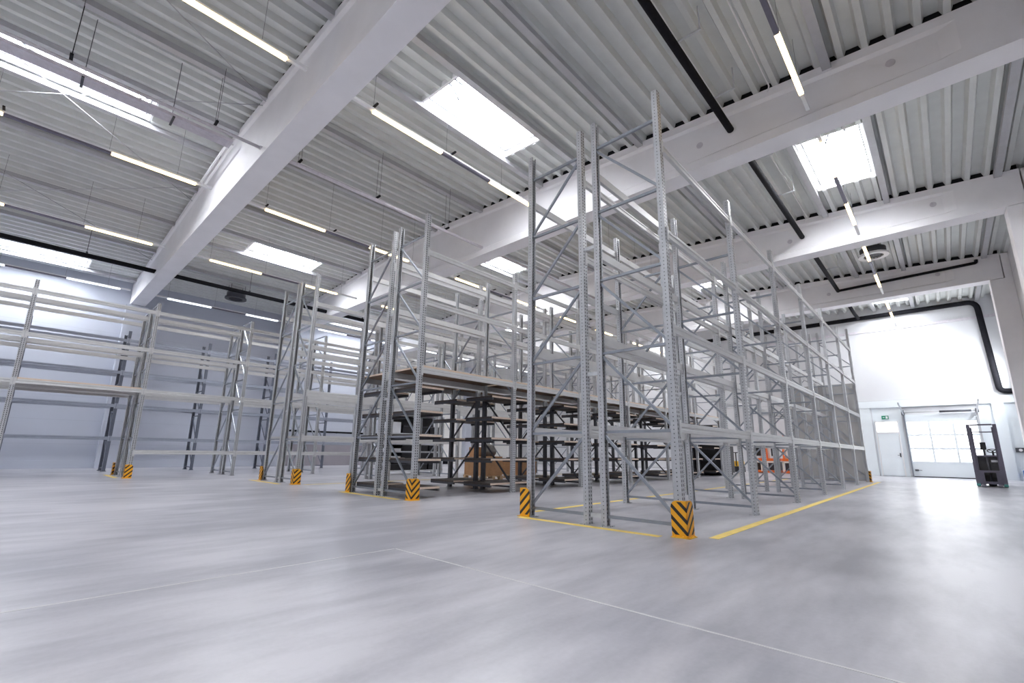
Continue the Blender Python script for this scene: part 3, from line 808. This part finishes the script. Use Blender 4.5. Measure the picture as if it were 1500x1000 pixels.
# ------------------------------------------------------------------ forklift (mast towards the viewer)
f = thing('forklift', 'dark grey forklift with raised twin mast standing before the loading door', 'forklift', (17.1, -3.28, 0), math.radians(-3))
def f_mrail(s):
    def build(bm):
        for (x0, x1, a, b) in ((0, .14, .275, .37), (.04, .11, .235, .275)):
            y0, y1 = sorted((s * a, s * b)); box(bm, x0, x1, y0, y1, .05, 2.06 if a == .275 else 1.96)
    return build
for s in (-1, 1): obj('mast_rail', f_mrail(s), M['mast'], f, bevel=.006)
for z, h in ((2.02, .05), (1.78, .035), (.98, .05)): obj('mast_crossbar', lambda bm: box(bm, .02, .09, -.27, .27, z, z + h), M['mast'], f)
def f_carr(bm):
    box(bm, -.05, .0, -.28, .28, .46, .53); box(bm, -.05, 0, -.28, .28, .09, .17)
    box(bm, -.05, 0, -.28, -.21, .17, .46); box(bm, -.05, 0, .21, .28, .17, .46)
obj('fork_carriage', f_carr, M['mast'], f)
for s in (-1, 1):
    obj('fork', lambda bm: (box(bm, -.09, -.05, s * .19 - .05, s * .19 + .05, .06, .5), prism(bm, [(-.09, .045), (-.09, .085), (-1.0, .06), (-1.0, .045)], 'y', s * .19 - .05, s * .19 + .05)), M['mast'], f)
    obj('support_leg', lambda bm: box(bm, -.10, .5, s * .32 - .045, s * .32 + .045, .03, .13), M['mast'], f, bevel=.01)
    obj('leg_tip', lambda bm: box(bm, -.16, -.10, s * .32 - .05, s * .32 + .05, .02, .10), M['teal'], f, bevel=.01)
    obj('load_wheel', lambda bm: cyl(bm, (.0, s * .32 - .04, .05), (.0, s * .32 + .04, .05), .05, 14), M['blackplastic'], f)
def f_body(bm):
    prism(bm, [(.18, .08), (1.35, .08), (1.45, .35), (1.40, .95), (.95, 1.0), (.9, .55), (.45, .55), (.42, .92), (.18, .92)], 'y', -.36, .36)
obj('chassis', f_body, M['blackplastic'], f, bevel=.015)
obj('battery_cover', lambda bm: box(bm, .17, .44, -.33, .33, .30, .95), M['darkgrey'], f, bevel=.01)
obj('backrest', lambda bm: (bar(bm, (.9, .05, .95), (.98, .05, 1.30), .05, .09), box(bm, .95, 1.03, -.02, .13, 1.22, 1.48)), M['blackplastic'], f, bevel=.01)
def f_wheel(bm):
    n = 20; c = Vector((.62, -.16, 1.18)); ax = Vector((-.5, 0, 1)).normalized()
    s = ax.cross(Vector((0, 1, 0))).normalized(); u = ax.cross(s)
    pts = [c + (s * math.cos(t) + u * math.sin(t)) * .13 for t in (2 * math.pi * i / n for i in range(n))]
    for i in range(n): bar(bm, pts[i], pts[(i + 1) % n], .025, .025)
    for i in (0, 7, 13): bar(bm, c, pts[i], .02, .02)
    bar(bm, c, c - ax * .28, .05, .05)
obj('steering_wheel', f_wheel, M['blackplastic'], f)
obj('drive_wheel', lambda bm: cyl(bm, (1.2, -.1, .14), (1.2, .1, .14), .14, 20), M['blackplastic'], f)
obj('lift_cylinder', lambda bm: cyl(bm, (.06, 0, .1), (.06, 0, 1.0), .03, 12), M['darksteel'], f)
obj('label_plate', lambda bm: box(bm, .165, .171, -.24, -.08, .80, .87), M['paper'], f)

# ------------------------------------------------------------------ goods and vehicles behind the racks
def pallet(parent):
    def build(bm):
        for i in range(5): box(bm, -.6, .6, -.4 + i * .17, -.28 + i * .17, .122, .144)
        for x in (-.53, 0, .53):
            box(bm, x - .05, x + .05, -.4, .4, .1, .122)
            for y in (-.33, 0, .33): box(bm, x - .07, x + .07, y - .06, y + .06, .022, .1)
        for y in (-.33, 0, .33): box(bm, -.6, .6, y - .06, y + .06, 0, .022)
    return obj('pallet', build, M['wood'], parent)
def pallet_thing(label, x, y, rz):
    t = thing('wooden_pallet', label, 'pallet', (x, y, 0), rz, 'pallets in the aisle behind the wooden shelves')
    def slats(bm):
        for i in range(5): box(bm, -.6, .6, -.4 + i * .17, -.28 + i * .17, .122, .144)
    obj('top_slats', slats, M['wood'], t)
    for bx in (-.53, 0, .53):
        for by in (-.33, 0, .33): obj('block', lambda bm: box(bm, bx - .07, bx + .07, by - .06, by + .06, .022, .122), M['wood'], t)
    obj('bottom_boards', lambda bm: [box(bm, -.6, .6, y - .06, y + .06, 0, .022) for y in (-.33, 0, .33)], M['wood'], t)
    return t
def carton(label, x, y, z, sx, sy, sz, rz=0., mat='card', group=None):
    t = thing('carton', label, 'carton', (x, y, z), rz, group)
    obj('box_body', lambda bm: box(bm, -sx / 2, sx / 2, -sy / 2, sy / 2, 0, sz), M[mat], t, bevel=.006)
    obj('tape_strip', lambda bm: box(bm, -sx / 2 - .001, sx / 2 + .001, -.025, .025, sz * .75, sz + .002), M['wood'], t)
    return t
pallet_thing('wooden pallet under the large cardboard box behind the wooden shelves', 5.75, 9.35, 1.45)
carton('large brown cardboard box on a pallet behind the wooden shelves', 5.75, 9.35, .146, 1.15, .75, .62, 1.45)
carton('smaller brown box on top of the large cardboard box, left side', 5.72, 9.65, .768, .45, .34, .30, 1.5)
t = thing('wrapped_goods', 'dark bundle lying on top of the large cardboard box', 'bundle', (5.8, 9.15, .768))
def f_bundle(bm):
    bmesh.ops.create_icosphere(bm, subdivisions=3, radius=.2)
    for v in bm.verts:
        v.co.x *= 1.2; v.co.y *= 1.25; v.co.z = max(v.co.z, -.12) * 1.3 + .156
        v.co += Vector((math.sin(v.co.y * 31), math.sin(v.co.z * 27 + 1), 0)) * .018
obj('wrapping', f_bundle, M['foil'], t)
pallet_thing('wooden pallet with stacked boards, right of the large cardboard box', 7.35, 9.3, 1.5)
for i in range(6):
    tag(obj('wooden_board', lambda bm: box(bm, -.62, .62, -.42, .42, 0, .075), M['card'], None, (7.35 + .01 * (i % 3), 9.3 - .012 * (i % 2), .146 + i * .076), 1.5 + .01 * (i % 3)),
        'brown board, %s from the bottom of the stack right of the large box' % ORD[i], 'board', 'stacked brown boards')
t = thing('tool_case', 'flat dark case lying on the stacked brown boards', 'case', (7.35, 9.15, .604))
obj('case_body', lambda bm: box(bm, -.2, .2, -.3, .3, 0, .07), M['blackplastic'], t, bevel=.01)
obj('case_handle', lambda bm: (box(bm, -.25, -.2, -.08, .08, .02, .05)), M['blackplastic'], t)

# dark shelving unit with bins in the aisle behind the third row
t = thing('shelving_unit', 'dark grey shelving unit behind the first uprights of the wooden shelf rack', 'shelving', (5.85, 13.75, 0))
for sx in (-1.35, 1.35):
    for sy in (-.35, .35): obj('post', lambda bm: box(bm, sx - .03, sx + .03, sy - .03, sy + .03, 0, 2.35), M['galv'], t)
for z in (.12, .55, .85, 1.15, 1.55, 2.3): obj('shelf', lambda bm: box(bm, -1.37, 1.37, -.38, .38, z, z + .05), M['galv'], t)
obj('back_panel', lambda bm: box(bm, -1.33, 1.33, .385, .395, .1, 2.3), M['darkgrey'], t)
k = 0
for zi, z in enumerate((.17, .60, .90, 1.20, 1.60)):
    for i in range(4):
        x = -1.0 + i * .66
        h = .24 if zi < 3 else .3
        if zi == 4 and i == 0:
            tag(obj('paper_box', lambda bm: box(bm, -.24, .24, -.22, .22, 0, .42), M['paper'], None, (5.85 + x, 13.65, z + .001), 0, .006), 'white box on the upper shelf of the dark shelving unit', 'box'); continue
        if zi in (1, 2) and i == 0:
            tag(obj('paper_stack', lambda bm: box(bm, -.28, .28, -.26, .26, 0, .10), M['paper'], None, (5.85 + x, 13.65, z + .001), 0, .006), 'flat white parcel on the %s shelf of the dark shelving unit' % ('second' if zi == 1 else 'third'), 'parcel'); continue
        b_ = thing('storage_bin', 'black bin on dark shelving unit, shelf %s from floor, %s from left' % (ORD[zi], ORD[i]), 'storage bin', (5.85 + x, 13.72, z + .001), 0, 'black bins on the dark shelving unit')
        def f_bin(bm):
            w, dd, tt = .29, .28, .012
            box(bm, -w, w, -dd, dd, 0, tt)
            for q in ((-w, w, -dd, -dd + tt), (-w, w, dd - tt, dd), (-w, -w + tt, -dd + tt, dd - tt), (w - tt, w, -dd + tt, dd - tt)): box(bm, *q, tt, h)
        obj('bin_body', f_bin, M['blackplastic'], b_)
        obj('bin_rim', lambda bm: box(bm, -.3, .3, -.30, -.282, h - .04, h), M['darksteel'], b_)

# dark container at the far end of the middle rack
t = thing('storage_container', 'dark grey container at the far end of the rack with wooden shelves', 'container', (17.75, 6.35, 0))
obj('container_body', lambda bm: box(bm, -.75, .75, -1.1, 1.1, .10, 1.72), M['darkgrey'], t, bevel=.02)
obj('container_lid', lambda bm: box(bm, -.78, .78, -1.13, 1.13, 1.72, 1.80), M['darkgrey'], t, bevel=.015)
for sx in (-.5, .5): obj('skid', lambda bm: box(bm, sx - .06, sx + .06, -1.05, 1.05, 0, .10), M['blackplastic'], t)

# yellow pallet truck
t = thing('pallet_truck', 'yellow and black pallet truck by the end wall behind the racks', 'pallet truck', (20.6, 5.85, 0), math.radians(20))
obj('motor_cover', lambda bm: box(bm, -.3, .3, -.38, .38, .36, .62), M['yellow'], t, bevel=.03)
obj('chassis', lambda bm: box(bm, -.32, .34, -.40, .40, .08, .36), M['blackplastic'], t, bevel=.02)
for s in (-.2, .2): obj('fork', lambda bm: box(bm, .3, 1.4, s - .08, s + .08, .06, .11), M['yellow'], t)
obj('tiller', lambda bm: (bar(bm, (-.3, 0, .4), (-.55, 0, 1.05), .05, .05), cyl(bm, (-.55, -.15, 1.05), (-.55, .15, 1.05), .02, 8)), M['blackplastic'], t)
for s in (-.3, .3): obj('wheel', lambda bm: cyl(bm, (0, s - .04, .08), (0, s + .04, .08), .08, 14), M['blackplastic'], t)

# three orange order pickers at the end wall
for i, yy in enumerate((5.35, 4.55, 3.75)):
    t = thing('order_picker', 'orange and cream order picking truck by the end wall, %s' % ['leftmost of the three', 'middle one of the three', 'rightmost of the three'][i], 'order picker', (22.3, yy, 0), 0, 'orange order pickers by the end wall')
    obj('base', lambda bm: box(bm, -.1, 1.3, -.31, .31, .04, .16), M['orange'], t, bevel=.015)
    obj('battery_box', lambda bm: box(bm, .25, .75, -.28, .28, .16, .60), M['darksteel'], t, bevel=.01)
    obj('front_frame', lambda bm: (box(bm, -.12, -.06, -.31, -.25, .1, .62), box(bm, -.12, -.06, .25, .31, .1, .62), box(bm, -.12, -.06, -.31, .31, .55, .62)), M['cream'], t)
    obj('platform', lambda bm: box(bm, -.14, .8, -.31, .31, .64, .78), M['orange'], t, bevel=.01)
    for s in (-.2, .2): obj('mast_post', lambda bm: box(bm, .3, .38, s - .035, s + .035, .78, 2.0), M['cream'], t)
    obj('mast_head', lambda bm: box(bm, .26, .42, -.26, .26, 1.72, 1.98), M['orange'], t, bevel=.01)
    obj('control_console', lambda bm: box(bm, .1, .28, -.22, .05, .9, 1.42), M['blackplastic'], t, bevel=.015)
    obj('side_guard', lambda bm: box(bm, -.05, .2, .22, .28, .78, 1.3), M['orange'], t, bevel=.01)
    for s in (-.26, .26): obj('wheel', lambda bm: cyl(bm, (1.1, s - .03, .07), (1.1, s + .03, .07), .07, 14), M['blackplastic'], t)

# ------------------------------------------------------------------ world, camera, view
w = bpy.data.worlds.new('World'); SC.world = w; w.use_nodes = True
w.node_tree.nodes['Background'].inputs[0].default_value = (.85, .92, 1, 1)
w.node_tree.nodes['Background'].inputs[1].default_value = 1.0

F_, CY = 673.4326, 514.2909
PIT, YAW, ROL = .2160285, .7510583, .0135784
fw = Vector((math.cos(YAW) * math.cos(PIT), math.sin(YAW) * math.cos(PIT), math.sin(PIT)))
rt = Vector((math.sin(YAW), -math.cos(YAW), 0)); up = rt.cross(fw)
c, s = math.cos(ROL), math.sin(ROL)
r2 = rt * c + up * s; u2 = up * c - rt * s
cam = bpy.data.cameras.new('camera'); co = bpy.data.objects.new('camera', cam); COL.objects.link(co)
m = Matrix((r2, u2, -fw)).transposed().to_4x4(); m.translation = Vector((-5.432512, -2.364456, .914451))
co.matrix_world = m
cam.sensor_width = 36; cam.sensor_fit = 'HORIZONTAL'; cam.lens = F_ / 1500 * 36; cam.shift_y = (CY - 500) / 1500
cam.clip_start = .05; cam.clip_end = 200
SC.camera = co
SC.view_settings.view_transform = 'Standard'; SC.view_settings.look = 'None'
SC.view_settings.gamma = 1; SC.view_settings.use_curve_mapping = False
SC.view_settings.exposure = 2.2
try:
    SC.cycles.use_denoising = True
    SC.cycles.max_bounces = 8; SC.cycles.diffuse_bounces = 5; SC.cycles.transparent_max_bounces = 12
except Exception: pass
